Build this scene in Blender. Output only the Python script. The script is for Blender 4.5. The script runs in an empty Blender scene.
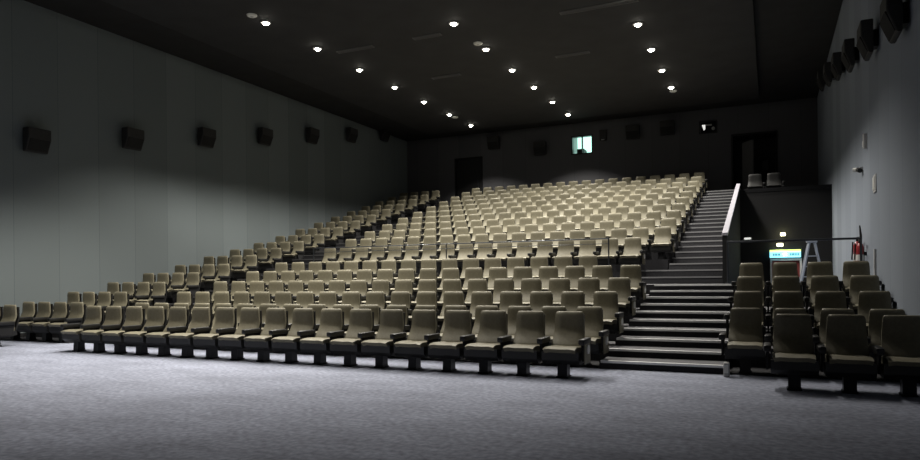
import bpy, bmesh, math, random
from mathutils import Vector, Matrix
random.seed(7)
SC = bpy.context.scene
COL = SC.collection

# ------------------------------------------------------------------ helpers
ORD = ['zeroth','first','second','third','fourth','fifth','sixth','seventh','eighth','ninth','tenth','eleventh',
       'twelfth','thirteenth','fourteenth','fifteenth','sixteenth','seventeenth','eighteenth']

def mat(name, col, rough=.7, metal=0., noise=0., nscale=20., bump=0., spec=.3, emit=None, estr=0., sheen=0., rnd=0.):
    m = bpy.data.materials.new(name); m.use_nodes = True
    nt = m.node_tree; b = nt.nodes['Principled BSDF']
    b.inputs['Base Color'].default_value = (*col, 1)
    b.inputs['Roughness'].default_value = rough
    b.inputs['Metallic'].default_value = metal
    b.inputs['Specular IOR Level'].default_value = spec
    if sheen: b.inputs['Sheen Weight'].default_value = sheen
    if emit:
        b.inputs['Emission Color'].default_value = (*emit, 1)
        b.inputs['Emission Strength'].default_value = estr
    fac = None
    if noise or bump:
        tc = nt.nodes.new('ShaderNodeTexCoord'); nz = nt.nodes.new('ShaderNodeTexNoise')
        nz.inputs['Scale'].default_value = nscale; nz.inputs['Detail'].default_value = 5
        nt.links.new(tc.outputs['Object'], nz.inputs['Vector'])
        if noise:
            mr = nt.nodes.new('ShaderNodeMapRange')
            mr.inputs['From Min'].default_value = .3; mr.inputs['From Max'].default_value = .7
            mr.inputs['To Min'].default_value = 1-noise; mr.inputs['To Max'].default_value = 1+noise
            nt.links.new(nz.outputs['Fac'], mr.inputs['Value']); fac = mr.outputs['Result']
        if bump:
            bp = nt.nodes.new('ShaderNodeBump'); bp.inputs['Strength'].default_value = bump
            bp.inputs['Distance'].default_value = .01
            nt.links.new(nz.outputs['Fac'], bp.inputs['Height']); nt.links.new(bp.outputs['Normal'], b.inputs['Normal'])
    if rnd:
        oi = nt.nodes.new('ShaderNodeObjectInfo'); mr2 = nt.nodes.new('ShaderNodeMapRange')
        mr2.inputs['To Min'].default_value = 1-rnd; mr2.inputs['To Max'].default_value = 1+rnd
        nt.links.new(oi.outputs['Random'], mr2.inputs['Value'])
        if fac:
            mm = nt.nodes.new('ShaderNodeMath'); mm.operation = 'MULTIPLY'
            nt.links.new(fac, mm.inputs[0]); nt.links.new(mr2.outputs['Result'], mm.inputs[1]); fac = mm.outputs[0]
        else: fac = mr2.outputs['Result']
    if fac:
        mx = nt.nodes.new('ShaderNodeVectorMath'); mx.operation = 'SCALE'
        mx.inputs[0].default_value = col
        nt.links.new(fac, mx.inputs['Scale']); nt.links.new(mx.outputs['Vector'], b.inputs['Base Color'])
    return m

def wall_mat(name, col, axis):
    """acoustic cloth wall: panels 1.2 m wide, each a slightly different tone, thin dark seams"""
    m = bpy.data.materials.new(name); m.use_nodes = True
    nt = m.node_tree; N = nt.nodes; L = nt.links; b = N['Principled BSDF']
    b.inputs['Roughness'].default_value = .85; b.inputs['Specular IOR Level'].default_value = .2
    tc = N.new('ShaderNodeTexCoord'); sp = N.new('ShaderNodeSeparateXYZ'); L.new(tc.outputs['Object'], sp.inputs[0])
    dv = N.new('ShaderNodeMath'); dv.operation = 'DIVIDE'; dv.inputs[1].default_value = 1.2
    L.new(sp.outputs[axis], dv.inputs[0])
    fl = N.new('ShaderNodeMath'); fl.operation = 'FLOOR'; L.new(dv.outputs[0], fl.inputs[0])
    wn = N.new('ShaderNodeTexWhiteNoise'); wn.noise_dimensions = '1D'; L.new(fl.outputs[0], wn.inputs['W'])
    mr = N.new('ShaderNodeMapRange'); mr.inputs['To Min'].default_value = .9; mr.inputs['To Max'].default_value = 1.08
    L.new(wn.outputs['Value'], mr.inputs['Value'])
    fr = N.new('ShaderNodeMath'); fr.operation = 'FRACT'; L.new(dv.outputs[0], fr.inputs[0])
    gt = N.new('ShaderNodeMath'); gt.operation = 'GREATER_THAN'; gt.inputs[1].default_value = .012; L.new(fr.outputs[0], gt.inputs[0])
    mr3 = N.new('ShaderNodeMapRange'); mr3.inputs['To Min'].default_value = .72; mr3.inputs['To Max'].default_value = 1
    L.new(gt.outputs[0], mr3.inputs['Value'])
    nz = N.new('ShaderNodeTexNoise'); nz.inputs['Scale'].default_value = 60; L.new(tc.outputs['Object'], nz.inputs['Vector'])
    mr4 = N.new('ShaderNodeMapRange'); mr4.inputs['To Min'].default_value = .93; mr4.inputs['To Max'].default_value = 1.07
    L.new(nz.outputs['Fac'], mr4.inputs['Value'])
    a = N.new('ShaderNodeMath'); a.operation = 'MULTIPLY'; L.new(mr.outputs[0], a.inputs[0]); L.new(mr3.outputs[0], a.inputs[1])
    a2 = N.new('ShaderNodeMath'); a2.operation = 'MULTIPLY'; L.new(a.outputs[0], a2.inputs[0]); L.new(mr4.outputs[0], a2.inputs[1])
    mx = N.new('ShaderNodeVectorMath'); mx.operation = 'SCALE'; mx.inputs[0].default_value = col
    L.new(a2.outputs[0], mx.inputs['Scale']); L.new(mx.outputs[0], b.inputs['Base Color'])
    return m

def carpet_mat(name, col):
    m = bpy.data.materials.new(name); m.use_nodes = True
    nt = m.node_tree; N = nt.nodes; L = nt.links; b = N['Principled BSDF']
    b.inputs['Roughness'].default_value = .9; b.inputs['Specular IOR Level'].default_value = .15
    b.inputs['Sheen Weight'].default_value = .15
    tc = N.new('ShaderNodeTexCoord')
    mp = N.new('ShaderNodeMapping'); mp.inputs['Scale'].default_value = (.7, 1.5, 1); mp.inputs['Rotation'].default_value = (0,0,.5); L.new(tc.outputs['Object'], mp.inputs[0])
    n1 = N.new('ShaderNodeTexNoise'); n1.inputs['Scale'].default_value = 1.3; n1.inputs['Detail'].default_value = 6; n1.inputs['Roughness'].default_value = .65
    L.new(mp.outputs[0], n1.inputs['Vector'])
    n2 = N.new('ShaderNodeTexNoise'); n2.inputs['Scale'].default_value = 16; n2.inputs['Detail'].default_value = 4; L.new(tc.outputs['Object'], n2.inputs['Vector'])
    r1 = N.new('ShaderNodeMapRange'); r1.inputs['From Min'].default_value=.3; r1.inputs['From Max'].default_value=.7; r1.inputs['To Min'].default_value=.8; r1.inputs['To Max'].default_value=1.2
    r2 = N.new('ShaderNodeMapRange'); r2.inputs['From Min'].default_value=.25; r2.inputs['From Max'].default_value=.75; r2.inputs['To Min'].default_value=.62; r2.inputs['To Max'].default_value=1.38
    L.new(n1.outputs['Fac'], r1.inputs['Value']); L.new(n2.outputs['Fac'], r2.inputs['Value'])
    a = N.new('ShaderNodeMath'); a.operation='MULTIPLY'; L.new(r1.outputs[0],a.inputs[0]); L.new(r2.outputs[0],a.inputs[1])
    mx = N.new('ShaderNodeVectorMath'); mx.operation='SCALE'; mx.inputs[0].default_value=col
    L.new(a.outputs[0], mx.inputs['Scale']); L.new(mx.outputs[0], b.inputs['Base Color'])
    bp = N.new('ShaderNodeBump'); bp.inputs['Strength'].default_value=.3; bp.inputs['Distance'].default_value=.01
    L.new(n2.outputs['Fac'], bp.inputs['Height']); L.new(bp.outputs[0], b.inputs['Normal'])
    return m

M = dict(
    carpet=carpet_mat('purple_grey_carpet', (.262,.28,.352)),
    tread=mat('dark_grey_carpet', (.115,.115,.122), .9, noise=.25, nscale=50),  # paler on upward faces: light from above put into the carpet colour
    stair_riser=mat('shaded_riser_carpet', (.045,.045,.05), .9, noise=.25, nscale=50),
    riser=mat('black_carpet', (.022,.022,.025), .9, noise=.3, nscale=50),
    unosing=mat('dimmed_grey_nosing', (.26,.26,.27), .6),  # same nosing, weaker light on the upper flight put into its grey
    dnosing=mat('shaded_nosing', (.07,.07,.072), .7),  # same nosing, darkened in colour for the shade of the left aisle
    nosing=mat('aluminium_nosing', (.80,.80,.80), .5, 0),
    wall_l=wall_mat('grey_green_cloth', (.158,.182,.188), 1),
    wall_r=wall_mat('grey_blue_cloth', (.24,.268,.312), 1),
    wall_b=wall_mat('charcoal_cloth', (.10,.10,.108), 0),
    ceil=mat('black_ceiling', (.022,.022,.023), .9, noise=.15, nscale=2),
    raft=mat('charcoal_ceiling_board', (.032,.032,.034), .85, noise=.12, nscale=1.5),
    fabric=mat('taupe_upholstery', (.170,.155,.108), .55, noise=.10, nscale=30, bump=.1, spec=.35, rnd=.10),
    shadefab=mat('shaded_upholstery', (.024,.024,.024), .6, noise=.1, nscale=30),  # seat fabric darkened: dimness of the upper platform put into the colour
    black=mat('black_plastic', (.016,.016,.016), .45, spec=.4),
    blackm=mat('black_steel', (.02,.02,.022), .4, .4),
    soft=mat('matt_black_paint', (.014,.014,.015), .8),
    cap=mat('pale_capping', (.40,.39,.44), .5),
    steel=mat('rail_steel', (.06,.065,.075), .35, .7),
    white=mat('white_plastic', (.75,.75,.72), .5),
    pale=mat('pale_grey_plastic', (.45,.45,.45), .5),
    lens=mat('lit_lens', (1,1,1), .5, emit=(1,.95,.82), estr=40),
    cage=mat('speaker_cabinet_black', (.030,.030,.030), .7, noise=.2, nscale=40),
    grille=mat('speaker_cloth', (.018,.018,.018), .95, noise=.3, nscale=90),
    red=mat('extinguisher_red', (.30,.03,.035), .35, spec=.5),
    redd=mat('red_door_paint', (.22,.05,.045), .5),
    alu=mat('ladder_aluminium', (.38,.42,.50), .4, .5),
    signc=mat('lit_sign_cyan', (.3,.8,.9), .5, emit=(.30,.85,1.0), estr=1.6),
    signy=mat('lit_sign_yellow', (.8,.9,.3), .5, emit=(.75,.95,.25), estr=1.5),
    signw=mat('lit_sign_white', (1,1,1), .5, emit=(.9,1,1), estr=2.2),
    signd=mat('sign_teal_marks', (.02,.22,.30), .5),
    booth=mat('lit_booth_glow', (.6,.95,.85), .5, emit=(.55,.95,.82), estr=1.6),
    glow=mat('small_lit_lens', (1,1,1), .5, emit=(1,1,.95), estr=.8),
    egl=mat('emergency_lens', (1,1,.8), .5, emit=(1,.95,.55), estr=9),
    door=mat('black_door', (.016,.016,.017), .6),
    leaf=mat('grey_door_leaf', (.10,.10,.10), .6),
    slot=mat('slot_vent_grey', (.13,.13,.13), .6),
    projb=mat('projector_grey', (.05,.055,.055), .5),
)

def mesh_of(bm, m):
    me = bpy.data.meshes.new('mesh')
    bmesh.ops.recalc_face_normals(bm, faces=bm.faces)
    bm.to_mesh(me); bm.free()
    for x in (m if isinstance(m, (list, tuple)) else [m]): me.materials.append(x)
    return me

def obj(name, bm, m, parent=None, loc=None, smooth=False):
    me = mesh_of(bm, m) if isinstance(bm, bmesh.types.BMesh) else bm
    if smooth:
        for p in me.polygons: p.use_smooth = True
        me.set_sharp_from_angle(angle=math.radians(35))
    o = bpy.data.objects.new(name, me); COL.objects.link(o)
    if loc is not None: o.location = loc
    if parent: o.parent = parent
    return o

def box(bm, x0, x1, y0, y1, z0, z1, mi=0, bev=0., seg=2, mtx=None):
    r = bmesh.ops.create_cube(bm, size=1)
    vs = r['verts']
    for v in vs:
        v.co = Vector((x0+(v.co.x+.5)*(x1-x0), y0+(v.co.y+.5)*(y1-y0), z0+(v.co.z+.5)*(z1-z0)))
    fs = set(f for v in vs for f in v.link_faces)
    for f in fs: f.material_index = mi
    if bev:
        es = set(e for v in vs for e in v.link_edges)
        rr = bmesh.ops.bevel(bm, geom=list(es), offset=bev, segments=seg, affect='EDGES', profile=.5, clamp_overlap=True)
        vs = list(set(v for f in rr['faces'] for v in f.verts) | set(v for v in vs if v.is_valid))
        for f in rr['faces']: f.material_index = mi
    if mtx:
        for v in vs: v.co = mtx @ v.co
    return vs

def tube(bm, a, b, r, seg=8, r2=None, mi=0):
    a = Vector(a); b = Vector(b); d = b-a
    q = Vector((0,0,1)).rotation_difference(d.normalized()).to_matrix().to_4x4()
    rr = bmesh.ops.create_cone(bm, cap_ends=True, segments=seg, radius1=r, radius2=r if r2 is None else r2, depth=d.length,
                               matrix=Matrix.Translation((a+b)/2) @ q)
    for v in rr['verts']:
        for f in v.link_faces: f.material_index = mi
    return rr['verts']

def lathe(bm, prof, seg=16, cx=0, cy=0):
    rings = []
    for r, z in prof:
        rings.append([bm.verts.new((cx+r*math.cos(2*math.pi*i/seg), cy+r*math.sin(2*math.pi*i/seg), z)) for i in range(seg)])
    for a, b in zip(rings, rings[1:]):
        for i in range(seg):
            bm.faces.new((a[i], a[(i+1)%seg], b[(i+1)%seg], b[i]))
    bm.faces.new(rings[0]); bm.faces.new(rings[-1])

def prism(bm, pts, axis, lo, hi, mi=0):
    """extrude a closed 2-D polygon: axis 'x' -> pts are (y,z)"""
    def mk(p, t):
        return (t, p[0], p[1]) if axis == 'x' else (p[0], t, p[1]) if axis == 'y' else (p[0], p[1], t)
    A = [bm.verts.new(mk(p, lo)) for p in pts]; B = [bm.verts.new(mk(p, hi)) for p in pts]
    fs = [bm.faces.new(A), bm.faces.new(B)]
    n = len(pts)
    for i in range(n): fs.append(bm.faces.new((A[i], A[(i+1)%n], B[(i+1)%n], B[i])))
    for f in fs: f.material_index = mi

def new(): return bmesh.new()
def tag(o, label, cat, group=None, kind=None):
    o['label'] = label; o['category'] = cat
    if group: o['group'] = group
    if kind: o['kind'] = kind
    return o
def thing(name, label, cat, loc=(0,0,0), rotz=0., group=None):
    o = bpy.data.objects.new(name, None); COL.objects.link(o)
    o.empty_display_size = .2
    o.location = loc; o.rotation_euler = (0,0,rotz)
    return tag(o, label, cat, group)
def struct(name, bm, m, label=None, cat=None):
    o = obj(name, bm, m); o['kind'] = 'structure'
    if label: o['label'] = label; o['category'] = cat
    return o

# ------------------------------------------------------------------ room sizes (metres)
XL, XR, YB, YF = -17.4, 1.82, 31.3, -4.0
ZC, ZR = 8.68, 8.50
Y1, P, S = 9.249, 1.191, .598          # row-1 pedestal line, row pitch, seat pitch
XM = -2.66                             # centre of the aisle-end seat of the middle block
F = {1:0, 2:.02, 3:.24, 4:.48, 5:.74, 6:1.0, 7:1.22}
for k in range(8, 19): F[k] = 1.52 + .330*(k-8)
FL = dict(F); FL.update({7:1.30, 8:1.57, 9:1.85})
for k in range(10, 19): FL[k] = 2.16 + .335*(k-10)
def rowY(k): return Y1 + P*(k-1)
def riserY(k): return 10.34 if k == 2 else rowY(k) - .52

# ------------------------------------------------------------------ shell
bm = new(); box(bm, XL, XR, YF, YB, -.2, 0); struct('floor', bm, M['carpet'], 'purple grey carpet floor in front of the seats', 'floor')
bm = new(); box(bm, XL-.2, XL, YF, YB+.2, -.2, ZC+.2); struct('wall_left', bm, M['wall_l'], 'long grey cloth covered left wall', 'wall')
bm = new(); box(bm, XR, XR+.2, YF, YB+.2, -.2, ZC+.2); struct('wall_right', bm, M['wall_r'], 'grey cloth covered right wall', 'wall')
bm = new()
for (a, b, c, d) in ((XL, -14.55, 0, ZC), (-14.55, -13.15, 7.45, ZC), (-13.15, -8.5, 0, ZC), (-8.5, -7.5, 0, 7.2), (-8.5, -7.5, 8.06, ZC),
                     (-7.5, -2.75, 0, ZC), (-2.75, -2.05, 0, 7.62), (-2.75, -2.05, 8.16, ZC), (-2.05, -1.4, 0, ZC), (-1.4, .26, 7.4, ZC), (.26, XR, 0, ZC)):
    box(bm, a, b, YB, YB+.2, c, d)
struct('wall_back', bm, M['wall_b'], 'dark back wall behind the last row', 'wall')
bm = new(); box(bm, XL, XR, YF-.2, YF, -.2, ZC+.2); struct('wall_front', bm, M['wall_b'], 'dark wall behind the camera', 'wall')
bm = new(); box(bm, XL, XR, YF, YB, ZC, ZC+.2); struct('ceiling', bm, M['ceil'], 'black ceiling', 'ceiling')
bm = new(); box(bm, -15.25, -.35, -1.0, 29.6, ZR, ZC-.02); struct('ceiling_raft', bm, M['raft'], 'charcoal ceiling raft carrying the lamps', 'ceiling')
# skirting along the side walls
bm = new(); box(bm, XL, XL+.02, YF, riserY(3), 0, .12); struct('baseboard_left', bm, M['soft'])
bm = new(); box(bm, XR-.02, XR, YF, riserY(3), 0, .12); struct('baseboard_right', bm, M['soft'])

# stepped platforms
def tiers(name, x0, x1, fl, k0, k1, yend, label):
    bm = new()
    for k in range(k0, k1+1):
        ye = riserY(k+1) if k < k1 else yend
        box(bm, x0, -3.06 if (name.startswith('floor_middle') and k == 8) else x1, riserY(k), ye, 0, fl[k])
    bm.faces.ensure_lookup_table(); bm.normal_update()
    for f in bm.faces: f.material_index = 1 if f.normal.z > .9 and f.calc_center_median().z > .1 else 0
    return struct(name, bm, [M['riser'], M['tread']], label, 'seating platform')
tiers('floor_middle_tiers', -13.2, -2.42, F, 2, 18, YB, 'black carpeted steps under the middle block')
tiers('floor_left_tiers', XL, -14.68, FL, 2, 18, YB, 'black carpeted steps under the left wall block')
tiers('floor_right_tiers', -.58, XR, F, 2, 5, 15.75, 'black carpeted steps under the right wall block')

# sunken exit bay on the right: kerb wall, side wall with sloping capping, black end wall, upper platform
bm = new(); box(bm, -.58, XR, 15.76, 15.95, 0, 1.24); struct('wall_kerb', bm, M['soft'], 'low black kerb wall behind the right block', 'wall')
XBa, XBb = -1.0, -.90
bm = new(); prism(bm, [(17.1,0),(24.6,0),(24.6,4.44),(16.86,2.34),(16.72,2.34),(16.72,1.225),(17.1,1.225)], 'x', XBa, XBb)
wb = struct('wall_stair_side', bm, M['soft'], 'black sloping side wall right of the stairs', 'wall')
bm = new(); prism(bm, [(16.70,2.34),(16.86,2.34),(24.6,4.44),(24.6,4.50),(16.84,2.40),(16.70,2.40)], 'x', XBa-.012, XBb+.012)
obj('capping', bm, M['cap'], wb)
bm = new()
box(bm, XBb, .0, 24.6, 24.8, 0, 4.24); box(bm, .94, XR, 24.6, 24.8, 0, 4.24); box(bm, 0, .94, 24.6, 24.8, 1.98, 4.24)
struct('wall_exit', bm, M['soft'], 'black wall above the lit exit', 'wall')
bm = new(); box(bm, XBa, XR, 24.8, YB, 3.85, 4.02); struct('floor_upper_platform', bm, M['riser'], 'dark platform above the exit', 'floor')
bm = new(); box(bm, XBb, XR, 24.58, 24.62, 4.18, 4.30); struct('trim_1', bm, M['blackm'])

# ------------------------------------------------------------------ stairs
bm = new(); box(bm, -1.0, -.585, 15.98, 17.08, 0, 1.215); struct('floor_landing', bm, M['riser'], 'dark landing at the top of the lower stairs', 'floor')
def flight(name, label, x0, x1, y0, z0, n, rise, going, depth_end=None, wide=0, wx=0., dark=False, nos='nosing', ris='stair_riser'):
    t = thing(name, label, 'stairs', ((x0+x1)/2, y0, z0))
    hw = (x1-x0)/2
    for i in range(n):
        bm = new(); d = going if i < n-1 else (depth_end or going)
        xl = -hw-wx if i < wide else -hw
        box(bm, xl, hw, i*going, i*going+d, -z0 if i == 0 else 0, rise*(i+1)-.001)
        bm.normal_update()
        for f in bm.faces: f.material_index = 1 if f.normal.z > .9 else 0  # treads paler, risers darker, as overhead light would leave them
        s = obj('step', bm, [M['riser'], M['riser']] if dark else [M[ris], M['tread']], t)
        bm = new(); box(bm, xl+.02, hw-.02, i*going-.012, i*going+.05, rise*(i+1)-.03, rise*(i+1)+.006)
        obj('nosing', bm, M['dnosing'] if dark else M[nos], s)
    return t
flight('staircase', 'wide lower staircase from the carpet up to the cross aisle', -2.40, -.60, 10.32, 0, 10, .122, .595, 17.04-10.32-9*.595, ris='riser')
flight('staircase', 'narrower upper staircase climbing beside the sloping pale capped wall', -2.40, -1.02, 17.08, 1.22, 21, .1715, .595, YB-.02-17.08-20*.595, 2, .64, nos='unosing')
flight('staircase', 'shaded staircase between the left wall block and the middle block', -14.66, -13.22, riserY(3)-.55, 0, 30, .161, .645, dark=True)  # dark treads and nosings carry the aisle's shade in their colour

# ------------------------------------------------------------------ the cinema seat
BT = math.atan2(.17, .50)
def back_pad(y0=.185, thick=.10, w_b=.235, w_t=.204, z0=.41, z1=.913, nz=8, grow=0.):
    """padded backrest: rounded outline, bulged front, leaning back"""
    bm = new(); nx = 8
    H = z1-z0
    def outline(u):                       # half width at height fraction u, rounded top corners
        w = w_b+(w_t-w_b)*u
        if u > .86:
            q = (u-.86)/.14; w -= .026*(1-math.sqrt(max(0, 1-q*q)))
        if u < .08:
            q = (.08-u)/.08; w -= .02*q*q
        return w
    us = [0,.04,.1,.2,.3,.4,.48,.56,.67,.8,.86,.90,.94,.965,.985,1.0]
    grid = {}
    for side in (0, 1):
        for j, u in enumerate(us):
            for i in range(nx+1):
                s = -1+2*i/nx
                x = s*outline(u)
                ax = abs(s)
                edge = (1-ax**6)*math.sqrt(max(0, 1-.97*(max(0, u-.86)/.14)**2))*(1-max(0, (.1-u)/.1)**2*.6)
                dep = thick*.5*(.25+.75*edge)
                yc = y0 + (.165*math.sin(u/.56*math.pi/2) if u < .56 else .165)   # scooped lower back, upright upper back
                y = yc - dep - .012*(1-ax*ax) if side == 0 else yc + dep*.8
                if side == 0: y -= .018*ax**3*(1 if u < .86 else max(0, 1-((u-.86)/.14)**2))                    # side wings
                grid[side, j, i] = bm.verts.new((x, y, z0+H*u))
    nj = len(us)
    for j in range(nj-1):
        for i in range(nx):
            bm.faces.new((grid[0,j,i], grid[0,j,i+1], grid[0,j+1,i+1], grid[0,j+1,i]))
            bm.faces.new((grid[1,j,i], grid[1,j+1,i], grid[1,j+1,i+1], grid[1,j,i+1]))
    for j in range(nj-1):
        for i in (0, nx):
            bm.faces.new((grid[0,j,i], grid[0,j+1,i], grid[1,j+1,i], grid[1,j,i]))
    for i in range(nx):
        for j in (0, nj-1):
            bm.faces.new((grid[0,j,i], grid[0,j,i+1], grid[1,j,i+1], grid[1,j,i]))
    return bm
def shell_bm():
    bm = new()
    pts = [(.285,.36),(.305,.36),(.485,.86),(.462,.872),(.44,.86)]
    prism(bm, [(.33,.34),(.36,.34),(.43,.60),(.43,.86),(.405,.86),(.40,.60)], 'x', -.20, .20)
    return bm
def cushion_bm():
    bm = new(); nx, ny = 6, 8
    top = {}; bot = {}
    for j in range(ny+1):
        v = j/ny; y = -.245 + .545*v
        for i in range(nx+1):
            s = -1+2*i/nx; ax = abs(s)
            x = s*(.238-.012*(1-v))
            z = .452 - .03*v + .012*ax**2
            if v < .26: z -= .035*((.26-v)/.26)**2
            z -= .02*ax**8
            top[i,j] = bm.verts.new((x, y, z)); bot[i,j] = bm.verts.new((x*.97, y+.065*(1-v)**4, z-.08 if v > .1 else z-.06))
    for j in range(ny):
        for i in range(nx):
            bm.faces.new((top[i,j], top[i+1,j], top[i+1,j+1], top[i,j+1]))
            bm.faces.new((bot[i,j], bot[i,j+1], bot[i+1,j+1], bot[i+1,j]))
    for j in range(ny):
        for i in (0, nx): bm.faces.new((top[i,j], top[i,j+1], bot[i,j+1], bot[i,j]))
    for i in range(nx):
        for j in (0, ny): bm.faces.new((top[i,j], top[i+1,j], bot[i+1,j], bot[i,j]))
    return bm
def pan_bm():
    bm = new()
    prism(bm, [(-.185,.375),(.33,.325),(.33,.24),(.12,.20),(-.12,.20),(-.18,.26)], 'x', -.262, .262)
    return bm
def pedestal_bm():
    bm = new()
    prism(bm, [(-.075,0),(.085,0),(.085,.05),(.07,.25),(-.06,.25),(-.075,.05)], 'x', -.07, .07)
    return bm
def foot_bm():
    bm = new(); box(bm, -.085, .085, -.10, .11, 0, .025, bev=.008, seg=1); return bm
def arm_bm(x):
    bm = new()
    box(bm, x-.044, x+.044, -.17, .24, (.475), .555, bev=.02, seg=2)
    return bm
def arm_post_bm(x):
    bm = new()
    prism(bm, [(-.06,.24),(.20,.24),(.25,.48),(-.12,.48)], 'x', x-.014, x+.014)
    return bm

ME = {}
def mesh(key, bm, m, smooth=True):
    me = mesh_of(bm, m)
    if smooth:
        for p in me.polygons: p.use_smooth = True
        me.set_sharp_from_angle(angle=math.radians(40))
    ME[key] = me
hs = S/2
mesh('back', back_pad(), M['fabric']); mesh('shell', shell_bm(), M['black'], False)
mesh('cushion', cushion_bm(), M['fabric']); mesh('pan', pan_bm(), M['black'], False)
mesh('ped', pedestal_bm(), M['blackm'], False); mesh('foot', foot_bm(), M['blackm'], False)
mesh('arm_r', arm_bm(hs), M['black']); mesh('post_r', arm_post_bm(hs), M['soft'], False)
mesh('arm_l', arm_bm(-hs+.0), M['black']); mesh('post_l', arm_post_bm(-hs), M['soft'], False)
bm = new(); box(bm, hs+.018, hs+.034, -.10, .22, .20, .54, bev=.006, seg=1); mesh('end_r', bm, M['fabric'], False)
bm = new(); tube(bm, (hs+.034,.06,.40), (hs+.05,.06,.40), .065, 14); mesh('light_r', bm, M['white'], False)

def joined(keys):
    bm = new(); mats = []
    for k in keys:
        me = ME[k]; n0 = len(bm.faces); bm.from_mesh(me)
        mm = me.materials[0]
        if mm not in mats: mats.append(mm)
        bm.faces.ensure_lookup_table()
        for f in bm.faces[n0:]: f.material_index = mats.index(mm)
    me = bpy.data.meshes.new('seat_mesh'); bm.to_mesh(me); bm.free()
    for m in mats: me.materials.append(m)
    return me
ME['simple'] = joined(['back','shell','cushion','pan','ped','arm_r','post_r'])
ME['simple_end'] = joined(['back','shell','cushion','pan','ped','arm_r','post_r','end_r','light_r'])
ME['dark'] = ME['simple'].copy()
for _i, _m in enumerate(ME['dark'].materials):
    if _m == M['fabric']: ME['dark'].materials[_i] = M['shadefab']

# every seat the hall holds: (distance, X, Y, Z, block, row, index, n, first, last)
SEATS = []
def add_row(xs, y, z, block, row, left_end_extra=True):
    n = len(xs)
    for i, x in enumerate(xs):
        zc = -x*math.sin(.4311)+y*math.cos(.4311)
        SEATS.append(dict(d=zc, x=x, y=y, z=z, b=block, row=row, i=i, n=n))
for k in list(range(1,7))+list(range(8,19)):
    idx = range(2,18) if k == 6 else range(1,18) if k == 8 else range(18)
    add_row([XM-S*i for i in idx], rowY(k), F[k], 'middle', k)            # i counts from the stairs
for k in range(1, 19):
    xs = [-16.80+S*i for i in range(4)]
    if k == 1: xs = xs[1:3]
    add_row(xs, rowY(k), FL[k], 'left', k)                                # i counts from the wall
for k in range(1, 6):
    xs = [-.335+.592*i for i in range(4)]
    if k == 1: xs = xs[1:]
    add_row(xs, rowY(k), F[k], 'right', k)                                # i counts from the stairs
for k, y in enumerate((25.35, 26.5)):
    add_row([-.45+S*i for i in range(2)], y, 4.02, 'upper', k+1)
for s in SEATS:
    if s['b'] == 'upper': s['d'] -= 6.
SEATS.sort(key=lambda s: s['d'])

def seat_label(s):
    b, r, i, n = s['b'], s['row'], s['i'], s['n']
    if b == 'middle':
        rr = 'front row' if r == 1 else ORD[r]+' row' if r < 6 else 'dim sixth row below the cross aisle' if r == 6 else ORD[r-7]+' row above the cross aisle'
        if r == 18: rr = 'rearmost row'
        pos = 'at the stairs end' if i == 0 else 'at the far left end' if i == n-1 else ORD[i+1]+' from the stairs'
        if r > 6: return 'taupe cinema seat %s, %s' % (pos, rr)
        if r == 6: return 'taupe seat %s, %s' % (pos, rr)
        return 'taupe cinema seat %s, %s of the middle block' % (pos, rr)
    if b == 'left':
        pos = ('next to the wall' if i == 0 else 'at the aisle end' if i == n-1 else ORD[i+1]+' from the wall')
        if r == 1: pos = 'nearer the picture edge' if i == 0 else 'at the aisle end'
        rr = 'front row' if r == 1 else ORD[r]+' row from the front'
        return 'dim taupe seat %s, %s, left wall block' % (pos, rr)
    if b == 'right':
        pos = ('at the stairs side' if i == 0 else 'next to the grey wall' if i == n-1 else ORD[i+1]+' from the stairs')
        rr = 'front row' if r == 1 else ORD[r]+' row'
        return 'taupe cinema seat %s, %s of the right-hand block' % (pos, rr)
    return 'shaded seat on the upper platform above the exit, %s row, %s from the capped wall' % ('front' if r == 1 else 'rear', ORD[i+1])
GROUP = {'middle':'seats of the middle block', 'left':'seats of the left wall block', 'right':'seats of the right-hand block', 'upper':'seats on the upper platform'}

N_IND, N_DETAIL = 300, 190
def link(name, me, parent, loc=None):
    o = bpy.data.objects.new(name, me); COL.objects.link(o)
    if parent: o.parent = parent
    if loc is not None: o.location = loc
    return o
rest = []
for q, s in enumerate(SEATS):
    if q >= N_IND and s['b'] != 'upper': rest.append(s); continue
    loc = (s['x'], s['y'], s['z'])
    first_from_left = (s['i'] == s['n']-1) if s['b'] == 'middle' else s['i'] == 0
    right_end = (s['i'] == 0) if s['b'] == 'middle' else s['i'] == s['n']-1
    if s['b'] == 'upper':
        tag(link('cinema_seat', ME['dark'], None, loc), seat_label(s), 'seat', GROUP['upper'])
    elif q < N_DETAIL:
        t = thing('cinema_seat', seat_label(s), 'seat', loc, 0, GROUP[s['b']])
        b = link('backrest', ME['back'], t); link('back_shell', ME['shell'], b)
        link('seat_cushion', ME['cushion'], t); link('seat_pan', ME['pan'], t)
        p = link('pedestal', ME['ped'], t); link('foot_plate', ME['foot'], p)
        a = link('armrest', ME['arm_r'], t); link('armrest_post', ME['post_r'], a)
        if first_from_left:
            a = link('armrest', ME['arm_l'], t); link('armrest_post', ME['post_l'], a)
        if right_end and s['b'] == 'middle':
            e = link('end_panel', ME['end_r'], t); link('aisle_light', ME['light_r'], e)
    else:
        o = link('cinema_seat', ME['simple_end' if (right_end and s['b'] == 'middle') else 'simple'], None, loc)
        tag(o, seat_label(s), 'seat', GROUP[s['b']])
bm = new()
for s in rest:
    n0 = len(bm.verts); bm.from_mesh(ME['simple_end' if (s['b'] == 'middle' and s['i'] == 0) else 'simple']); bm.verts.ensure_lookup_table()
    off = Vector((s['x'], s['y'], s['z']))
    for v in bm.verts[n0:]: v.co += off
me = bpy.data.meshes.new('rear_seats')
bm.to_mesh(me); bm.free()
for m in ME['simple_end'].materials: me.materials.append(m)
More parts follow.
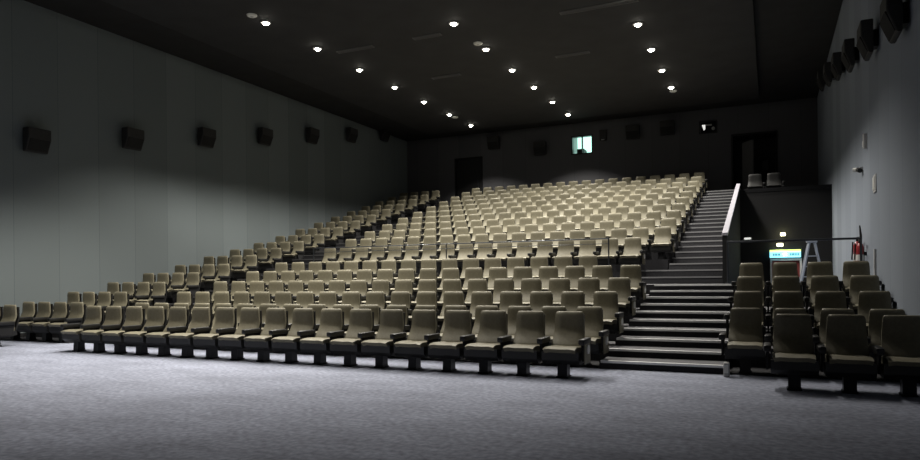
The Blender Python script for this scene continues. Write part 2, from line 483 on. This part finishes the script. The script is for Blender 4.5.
o = link('cinema_seats_at_rear', me, None)
tag(o, 'small distant taupe seats filling the rearmost rows below the back wall', 'seats', None, 'stuff')

# ------------------------------------------------------------------ ceiling lamps
LX = (-12.53, -7.92, -3.31)
def lamp_y(r): return 14.64+2.333*r
bm = new(); lathe(bm, [(.085,0),(.13,0),(.145,.012),(.145,.03),(.085,.03)], 20); ME['ring'] = mesh_of(bm, M['pale'])
bm = new(); lathe(bm, [(.02,-.05),(.05,-.042),(.072,-.022),(.084,.0),(.084,.02)], 20); ME['glass'] = mesh_of(bm, M['lens'])
COLN = ('left-hand', 'middle', 'right-hand')
E = {(0,-3):800., (0,-2):1500., (0,-1):1200., (1,-3):520., (1,-2):1150., (1,-1):900., (2,-1):230., (2,0):760., (2,1):950., (1,6):560.,
     (0,3):750., (0,4):580., (0,5):520., (0,6):450.}
VIS = {0:range(0,7), 1:range(1,7), 2:range(2,6)}
def energy(c, r):
    return E.get((c, r), 1000.)
for c in range(3):
    for r in range(-3, 7):
        if c == 2 and r == 6: continue
        if c == 2 and r < -1: continue
        v = list(VIS[c])
        if r in v:
            n = v.index(r)
            pos = 'nearest of' if n == 0 else 'farthest of' if n == len(v)-1 else ORD[n+1]+' nearest of'
            lab = 'small bright round ceiling downlight, %s the %s line of lamps' % (pos, COLN[c])
        else:
            lab = 'round ceiling downlight above the top edge of the picture, %s line of lamps' % COLN[c]
        t = thing('downlight', lab, 'ceiling light', (LX[c], lamp_y(r), ZR-.03), 0, 'round ceiling downlights')
        link('trim_ring', ME['ring'], t); link('lens', ME['glass'], t)
        ld = bpy.data.lights.new('downlight_beam', 'SPOT')
        ld.energy = energy(c, r); ld.color = (1, .95, .86); ld.spot_size = math.radians(112 if r >= 0 else 96); ld.spot_blend = .38 if r >= 0 else .5; ld.shadow_soft_size = .07
        lo = bpy.data.objects.new('downlight_beam', ld); COL.objects.link(lo); lo.location = (LX[c], lamp_y(r), ZR-.17)

# unlit pale fittings and slot vents in the ceiling
for (x, y, lab) in ((-12.52,14.08,'pale oval ceiling fitting beside the nearest left-hand lamp'), (-7.95,18.75,'pale oval ceiling fitting beside the second lamp of the middle line'),
                    (-12.53,26.89,'small pale ceiling fitting near the back end of the left lamp line'), (-3.31,26.9,'small pale ceiling fitting beside the farthest right-hand lamp')):
    t = thing('smoke_detector', lab, 'ceiling fitting', (x, y, ZR-.05), 0, 'pale ceiling fittings')
    bm = new(); lathe(bm, [(.09,.0),(.13,.02),(.14,.05)], 16); obj('cover', bm, M['white'], t)
    bm = new(); lathe(bm, [(.03,-.015),(.05,.0)], 10); obj('sensor_head', bm, M['pale'], t)
for (x0, x1, y, lab) in ((-12.2,-10.9,17.55,'grey slot vent in the ceiling beside the second left-hand lamp'), (-9.5,-8.6,17.55,'short grey slot vent left of the nearest middle lamp'),
                         (-5.06,-3.0,17.6,'long grey slot vent near the top edge before the right-hand lamps'), (-10.8,-9.7,21.3,'dim slot vent left of the middle line of lamps, farther back'),
                         (-6.2,-5.1,21.0,'dim slot vent between the middle and right-hand lamp lines')):
    t = thing('slot_vent', lab, 'ceiling vent', ((x0+x1)/2, y, ZR-.03), 0, 'slot vents in the ceiling')
    h = (x1-x0)/2
    bm = new(); box(bm, -h, h, -.09, -.06, 0, .03); box(bm, -h, h, .06, .09, 0, .03); box(bm, -h, -h+.03, -.06, .06, 0, .03); box(bm, h-.03, h, -.06, .06, 0, .03)
    obj('frame', bm, M['slot'], t)
    bm = new(); box(bm, -h+.03, h-.03, -.012, .012, .005, .03); obj('blade', bm, M['slot'], t)

# ------------------------------------------------------------------ speakers
def speaker(label, x, y, z, rotz, group, w=.60, hgt=.60, d=.30):
    """local frame: back on the wall at y=0, front towards -y, tipped down"""
    t = thing('wall_speaker', label, 'speaker', (x, y, z-hgt/2), rotz, group)
    bm = new()
    prism(bm, [(-.10,0),(-d*.72,0),(-d-.06,hgt*.55),(-d-.06,hgt),(-.10,hgt)], 'x', -w/2, w/2)
    bmesh.ops.bevel(bm, geom=bm.edges[:], offset=.015, segments=1, affect='EDGES')
    obj('cabinet', bm, M['cage'], t)
    bm = new()
    prism(bm, [(-d*.74,.03),(-d-.055,hgt*.52),(-d-.075,hgt*.52),(-d*.74-.02,.03)], 'x', -w/2+.04, w/2-.04)
    obj('grille', bm, M['grille'], t)
    bm = new(); box(bm, -.12, .12, -.11, 0, hgt*.25, hgt*.75); obj('bracket', bm, M['blackm'], t)
    return t
for i in range(7):
    lab = 'black wedge speaker on the left wall, %s' % ('nearest of its row' if i == 0 else 'farthest of its row' if i == 6 else ORD[i+1]+' nearest')
    speaker(lab, XL, 11.28+2.9*i, 5.07+.575*i, math.pi/2, 'speakers on the left wall')
for i in range(6):
    lab = 'dark speaker high on the right wall, %s' % ('nearest of its row' if i == 0 else 'farthest of its row' if i == 5 else ORD[i+1]+' nearest')
    speaker(lab, XR, 11.48+2.9*i, 5.12+.575*i, -math.pi/2, 'speakers on the right wall', d=.24)
for x, z, lab in ((-12.4,8.1,'dark speaker high on the back wall left of the lit booth window, farther left'), (-10.0,7.62,'dark speaker on the back wall just left of the lit booth window'),
                  (-5.6,7.95,'dark speaker on the back wall right of the lit booth window'), (-4.1,8.0,'dark speaker on the back wall left of the right projection port')):
    speaker(lab, x, YB, z, 0, 'speakers on the back wall')

# ------------------------------------------------------------------ back wall openings
def projector(parent_loc, label, s=1.):
    t = thing('projector', label, 'projector', parent_loc)
    bm = new(); box(bm, -.17*s, .17*s, 0, .6, .0, .26*s, bev=.02); obj('body', bm, M['projb'], t)
    bm = new(); tube(bm, (0,-.12,.14*s), (0,0,.14*s), .06*s, 14); obj('lens_barrel', bm, M['black'], t)
    bm = new(); box(bm, -.12*s, .12*s, .1, .5, -.45, 0); obj('stand', bm, M['blackm'], t)
    return t
# lit booth window
t = struct('window_1', (lambda b: (box(b,-8.52,-8.46,YB-.03,YB+.2,7.18,8.08), box(b,-7.54,-7.48,YB-.03,YB+.2,7.18,8.08), box(b,-8.46,-7.54,YB-.03,YB+.2,7.18,7.24),
      box(b,-8.46,-7.54,YB-.03,YB+.2,8.02,8.08), box(b,-8.02,-7.97,YB-.01,YB+.1,7.24,8.02), b)[-1])(new()), M['blackm'], 'lit projection booth window with two panes in the back wall', 'window')
bm = new(); box(bm, -8.6, -7.4, YB+1.5, YB+1.55, 6.8, 8.4); o = obj('booth_back', bm, M['booth'], t)
bm = new(); box(bm, -8.7, -8.6, YB+.2, YB+1.55, 6.8, 8.5); box(bm, -7.4, -7.3, YB+.2, YB+1.55, 6.8, 8.5); box(bm, -8.7, -7.3, YB+.2, YB+1.55, 6.7, 6.8); box(bm, -8.7, -7.3, YB+.2, YB+1.55, 8.4, 8.5)
obj('booth_lining', bm, M['pale'], t)
projector((-8.20, YB+.45, 7.28), 'dark projector inside the lit booth window', 1.)
bm = new(); box(bm, -8.32, -8.08, YB+.50, YB+.72, 6.8, 6.82); tag(obj('projector_plinth', bm, M['projb']), 'dark plinth under the projector in the booth window', 'plinth')
# second port
t = struct('window_2', (lambda b: (box(b,-2.78,-2.72,YB-.03,YB+.2,7.6,8.18), box(b,-2.08,-2.02,YB-.03,YB+.2,7.6,8.18), box(b,-2.72,-2.08,YB-.03,YB+.2,7.6,7.65),
      box(b,-2.72,-2.08,YB-.03,YB+.2,8.13,8.18), b)[-1])(new()), M['blackm'], 'dim projection port with pale glints at the right of the back wall', 'window')
bm = new(); box(bm, -2.9, -1.9, YB+.9, YB+.95, 7.3, 8.4); box(bm, -2.9,-2.85,YB+.2,YB+.95,7.3,8.4); box(bm, -1.95,-1.9,YB+.2,YB+.95,7.3,8.4); box(bm,-2.9,-1.9,YB+.2,YB+.95,8.35,8.4); box(bm,-2.9,-1.9,YB+.2,YB+.95,7.3,7.35)
obj('booth_lining', bm, M['soft'], t)
t = thing('projection_lamp', 'small lit lamp head with a pale bar in the right projection port', 'lamp', (-2.4, YB+.12, 7.72))
bm = new(); prism(bm, [(-.27,.30),(-.13,.30),(-.13,.12),(-.19,.06)], 'y', -.05, .0); obj('lit_head', bm, M['glow'], t)
bm = new(); box(bm, -.13, .14, -.03, .02, .26, .32); obj('bar', bm, M['pale'], t)
bm = new(); tube(bm, (.20,-.04,.12), (.20,.04,.12), .07, 12); obj('side_lens', bm, M['pale'], t)
# small port beside the lit window, its faint glint put in as a pale strip
t = thing('port_box', 'small dark port with a painted pale glint right of the lit booth window', 'box', (-6.98, YB-.12, 7.72))
bm = new(); box(bm, -.16, .16, 0, .12, 0, .5, bev=.01, seg=1); obj('casing', bm, M['cage'], t)
bm = new(); box(bm, -.08, .06, -.012, 0, .02, .06); obj('glint_strip', bm, M['pale'], t)

# doors in the back wall
FB = F[18]
bm = new()
box(bm, -14.62, -14.55, YB-.04, YB+.1, FB, 7.5); box(bm, -13.15, -13.08, YB-.04, YB+.1, FB, 7.5); box(bm, -14.62, -13.08, YB-.04, YB+.1, 7.45, 7.52)
d = struct('door_1', bm, M['soft'], 'dark doorway at the left end of the back wall', 'door')
bm = new(); box(bm, -14.55, -13.15, YB+.06, YB+.12, FB-.1, 7.45); obj('door_leaf', bm, M['door'], d)
bm = new(); tube(bm, (-13.35,YB+.03,5.95), (-13.35,YB+.03,6.35), .02); obj('pull_handle', bm, M['steel'], d)
bm = new()
box(bm, -1.47, -1.40, YB-.04, YB+.1, 4.22, 7.45); box(bm, .26, .33, YB-.04, YB+.1, 4.22, 7.45); box(bm, -1.47, .33, YB-.04, YB+.1, 7.40, 7.47)
d = struct('door_2', bm, M['soft'], 'dark doorway at the right of the back wall', 'door')
bm = new(); box(bm, -1.4, .26, YB+1.2, YB+1.25, 4.2, 7.4); box(bm,-1.45,-1.4,YB+.2,YB+1.25,4.2,7.45); box(bm,.26,.31,YB+.2,YB+1.25,4.2,7.45); box(bm,-1.45,.31,YB+.2,YB+1.25,7.4,7.45); box(bm,-1.45,.31,YB,YB+1.25,4.0,4.22)
obj('lobby_lining', bm, M['door'], d)
bm = new(); box(bm, 0, .85, -.025, .025, 0, 2.1); l = obj('door_leaf', bm, M['leaf'], d, (-1.02, YB-.05, 4.95)); l.rotation_euler = (0,0,math.radians(-60))
bm = new(); box(bm, -.12, .12, -.03, 0, 0, .45); obj('wall_plate', bm, M['leaf'], d, (-.15, YB+1.2, 6.0))

# ------------------------------------------------------------------ exit bay
bm = new(); box(bm, 0, .06, 24.56, 24.72, 0, 1.95); box(bm, .88, .94, 24.56, 24.72, 0, 1.95); box(bm, .06, .88, 24.56, 24.72, 1.88, 1.95)
d = struct('door_3', bm, M['white'], 'red exit door with a pale frame under the lit sign', 'door')
bm = new(); box(bm, .06, .465, 24.64, 24.69, 0, 1.88); obj('door_leaf', bm, M['redd'], d)
bm = new(); box(bm, .475, .88, 24.64, 24.69, 0, 1.88); obj('door_leaf', bm, M['redd'], d)
bm = new(); box(bm, .12, .42, 24.60, 24.64, .98, 1.03); box(bm, .52, .82, 24.60, 24.64, .98, 1.03); obj('push_bar', bm, M['steel'], d)
t = thing('exit_sign', 'lit yellow and cyan exit sign above the red door', 'sign', (.45, 24.50, 1.98))
bm = new(); box(bm, -.46, .46, 0, .10, 0, .25, bev=.01, seg=1); obj('casing', bm, M['signc'], t)
bm = new(); box(bm, -.46, .46, -.012, .0, .19, .255); obj('top_band', bm, M['signy'], t)
bm = new()   # running figure in the middle
tube(bm, (0,-.012,.165), (0,.0,.165), .02, 10); prism(bm, [(-.03,.14),(.02,.15),(.03,.10),(.0,.085)], 'y', -.012, 0)
prism(bm, [(.0,.095),(.03,.10),(.06,.05),(.045,.04)], 'y', -.012, 0); prism(bm, [(.0,.10),(.02,.085),(-.03,.03),(-.055,.035)], 'y', -.012, 0)
prism(bm, [(.02,.15),(.06,.12),(.055,.105),(.01,.13)], 'y', -.012, 0); prism(bm, [(-.03,.14),(-.075,.115),(-.07,.10),(-.02,.12)], 'y', -.012, 0)
obj('running_figure', bm, M['signw'], t)
bm = new()
for x in (-.36,-.31,-.27,-.22,-.18,.14,.19,.23,.28,.33,.38):
    box(bm, x, x+.028, -.010, 0, .06, .14)
obj('faint_lettering', bm, M['signd'], t)
def bulkhead(label, x, z, w, power, col, dz):
    t = thing('exit_lamp', label, 'lamp', (x, 24.606, z))
    bm = new(); box(bm, -w, w, -.05, 0, -.06, .06, bev=.01, seg=1); obj('base', bm, M['pale'], t)
    bm = new(); box(bm, -w*.8, w*.8, -.10, -.05, -.045, .045, bev=.015, seg=2); obj('lens', bm, M['egl'], t)
    ld = bpy.data.lights.new('exit_lamp_light', 'POINT'); ld.energy = power; ld.color = col; ld.shadow_soft_size = .05
    lo = bpy.data.objects.new('exit_lamp_light', ld); COL.objects.link(lo); lo.location = (x, 24.6-.2, z+dz)
bulkhead('small glowing lamp on the black wall, higher of two above the exit sign', .39, 2.74, .085, 2.5, (1,.95,.45), .05)
bulkhead('pale glowing lamp on the black wall just above the exit sign', .30, 2.40, .11, 2.5, (1,.95,.7), -.02)
t = thing('exit_lamp', 'small white lamp on the black wall left of the exit sign', 'lamp', (-.68, 24.606, 2.64))
bm = new(); box(bm, -.13, .13, -.04, 0, -.04, .04, bev=.01, seg=1); obj('base', bm, M['pale'], t)
bm = new(); box(bm, -.10, .10, -.07, -.04, -.03, .03, bev=.01, seg=1); obj('lens', bm, M['glow'], t)

# guard rail in front of the exit bay
t = thing('guard_rail', 'dark steel guard rail behind the right-hand block', 'railing', (0, 15.85, 1.24))
bm = new(); tube(bm, (-.86,0,.90), (1.70,0,.90), .024, 10); obj('handrail', bm, M['steel'], t, None, True)
for x in (-.84, 1.68):
    bm = new(); tube(bm, (x,0,0), (x,0,.90 if x < 1.6 else .93), .022, 10); tube(bm, (x,0,0), (x,0,.012), .05, 12); obj('post', bm, M['steel'], t, None, True)
bm = new(); tube(bm, (1.68,0,.93), (1.66,0,1.16), .026, 10, .012); obj('post_finial', bm, M['black'], t)
# rail in front of the upper seats
t = thing('guard_rail', 'thin rail along the cross aisle before the upper rows', 'railing', (0, 17.14, 1.45))
bm = new(); tube(bm, (-12.9,0,.93), (-3.70,0,.93), .016, 8); obj('handrail', bm, M['steel'], t, None, True)
bm = new(); tube(bm, (-12.9,0,.80), (-3.70,0,.80), .008, 8); obj('lower_rail', bm, M['steel'], t, None, True)
for i in range(3):
    x = -12.88+i*(9.16/2)
    bm = new(); tube(bm, (x,0,0), (x,0,.93), .018, 8); obj('post', bm, M['steel'], t)

# extinguishers on the right wall
def extinguisher(label, x, y, z, s=1.):
    t = thing('fire_extinguisher', label, 'fire extinguisher', (x, y, z), 0, 'fire extinguishers on the right wall')
    bm = new(); lathe(bm, [(.07*s,0),(.082*s,.02),(.082*s,.42*s),(.06*s,.48*s),(.028*s,.51*s)], 16); obj('cylinder', bm, M['red'], t, None, True)
    bm = new(); box(bm, -.03, .03, -.03, .03, .51*s, .57*s, bev=.006, seg=1); box(bm, -.02, .02, -.12, .04, .57*s, .60*s); obj('valve', bm, M['black'], t)
    bm = new(); lathe(bm, [(.0835*s,.10*s),(.0835*s,.24*s)], 16); obj('label_band', bm, M['white'], t)
    bm = new(); tube(bm, (-.09*s,0,.5*s), (-.11*s,0,.12*s), .014, 8); obj('hose', bm, M['black'], t)
    bm = new(); box(bm, .07*s, XR+.006-x, -.03, .03, .22*s, .30*s); obj('bracket', bm, M['blackm'], t)
extinguisher('red fire extinguisher with a white band just behind the rail post', 1.70, 16.62, 1.60, 1.0)
extinguisher('red fire extinguisher nearer the viewer beside the rail post', 1.70, 16.22, 1.60, .9)
# wall fittings
t = thing('wall_lamp', 'upright pale slim fitting on the right wall, highest of three', 'wall lamp', (XR, 16.0, 3.98))
bm = new(); box(bm, -.07, 0, -.06, .06, 0, .30, bev=.012); obj('housing', bm, M['pale'], t); bm = new(); box(bm, -.08, -.06, -.035, .035, .04, .15); obj('cover', bm, M['white'], t)
t = thing('security_camera', 'white and black camera below the upright fitting on the right wall', 'camera', (XR, 16.75, 3.66))
bm = new(); box(bm, -.06, 0, -.05, .05, -.05, .05); obj('mount', bm, M['pale'], t)
bm = new(); tube(bm, (-.06,.06,0), (-.17,.10,.01), .045, 12); obj('white_body', bm, M['white'], t)
bm = new(); tube(bm, (-.06,-.12,-.04), (-.08,.04,0), .05, 12); obj('black_hood', bm, M['black'], t)
t = thing('wall_plate', 'pale square plate on the right wall, lowest of the three fittings', 'plate', (XR, 14.85, 2.95))
bm = new(); box(bm, -.02, 0, -.16, .16, 0, .34, bev=.006, seg=1); obj('plate', bm, M['pale'], t)
bm = new(); box(bm, -.035, -.02, -.11, -.03, .05, .29); obj('insert', bm, M['white'], t)
bm = new(); box(bm, -.035, -.02, .03, .11, .05, .29); obj('insert', bm, M['white'], t)
bm = new(); box(bm, XR-.035, XR, 14.82, 14.90, .76, 1.88); tag(obj('wall_conduit', bm, M['pale']), 'slim pale upright strip on the right wall near the extinguishers', 'conduit')

# step ladder in the exit bay
t = thing('stepladder', 'blue-grey aluminium stepladder standing behind the guard rail', 'ladder', (1.0, 20.0, 0))
for sx in (-1, 1):
    bm = new(); tube(bm, (sx*.50,-.35,0), (sx*.06,-.03,2.26), .034, 8); obj('front_stile', bm, M['alu'], t)
    bm = new(); tube(bm, (sx*.52,.45,0), (sx*.08,.05,2.24), .028, 8); obj('rear_stile', bm, M['alu'], t)
for k in range(7):
    u = .12+.12*k; z = 2.26*u; w = .50-.44*u; y = -.35+.32*u
    bm = new(); box(bm, -w, w, y-.04, y+.04, z-.015, z+.015); obj('rung', bm, M['alu'], t)
bm = new(); box(bm, -.13, .13, -.08, .10, 2.25, 2.31, bev=.01, seg=1); obj('top_cap', bm, M['alu'], t)

# pale end block at the foot of the right-hand block
t = thing('step_light', 'pale block at the foot of the stairs beside the right-hand block', 'step light', (-.555, 10.15, 0))
bm = new(); box(bm, -.05, .03, -.10, .0, 0, .20, bev=.01, seg=1); obj('housing', bm, M['pale'], t)
bm = new(); box(bm, -.035, .015, -.108, -.10, .06, .17); obj('lens', bm, M['white'], t)

# ------------------------------------------------------------------ camera
f, yaw, roll, cy, h = 674.5, .4311, .01009, 278.05, 1.414
s_, c_ = math.sin(yaw), math.cos(yaw)
R0 = Vector((c_, s_, 0)); U0 = Vector((0,0,1)); Fw = Vector((-s_, c_, 0))
cr, sr = math.cos(roll), math.sin(roll)
Rx = R0*cr - U0*sr; Up = R0*sr + U0*cr
cd = bpy.data.cameras.new('camera'); cam = bpy.data.objects.new('camera', cd); COL.objects.link(cam)
mw = Matrix((( Rx.x, Up.x, -Fw.x, 0), (Rx.y, Up.y, -Fw.y, 0), (Rx.z, Up.z, -Fw.z, h), (0,0,0,1)))
cam.matrix_world = mw
cd.sensor_width = 36; cd.lens = f/920*36; cd.shift_y = (cy-230)/920; cd.clip_end = 200
SC.camera = cam

w = bpy.data.worlds.new('world'); SC.world = w; w.use_nodes = True
w.node_tree.nodes['Background'].inputs[0].default_value = (0,0,0,1)
w.node_tree.nodes['Background'].inputs[1].default_value = 0
SC.view_settings.view_transform = 'Standard'; SC.view_settings.look = 'None'
SC.view_settings.gamma = 1; SC.view_settings.use_curve_mapping = False
SC.view_settings.exposure = 0.0
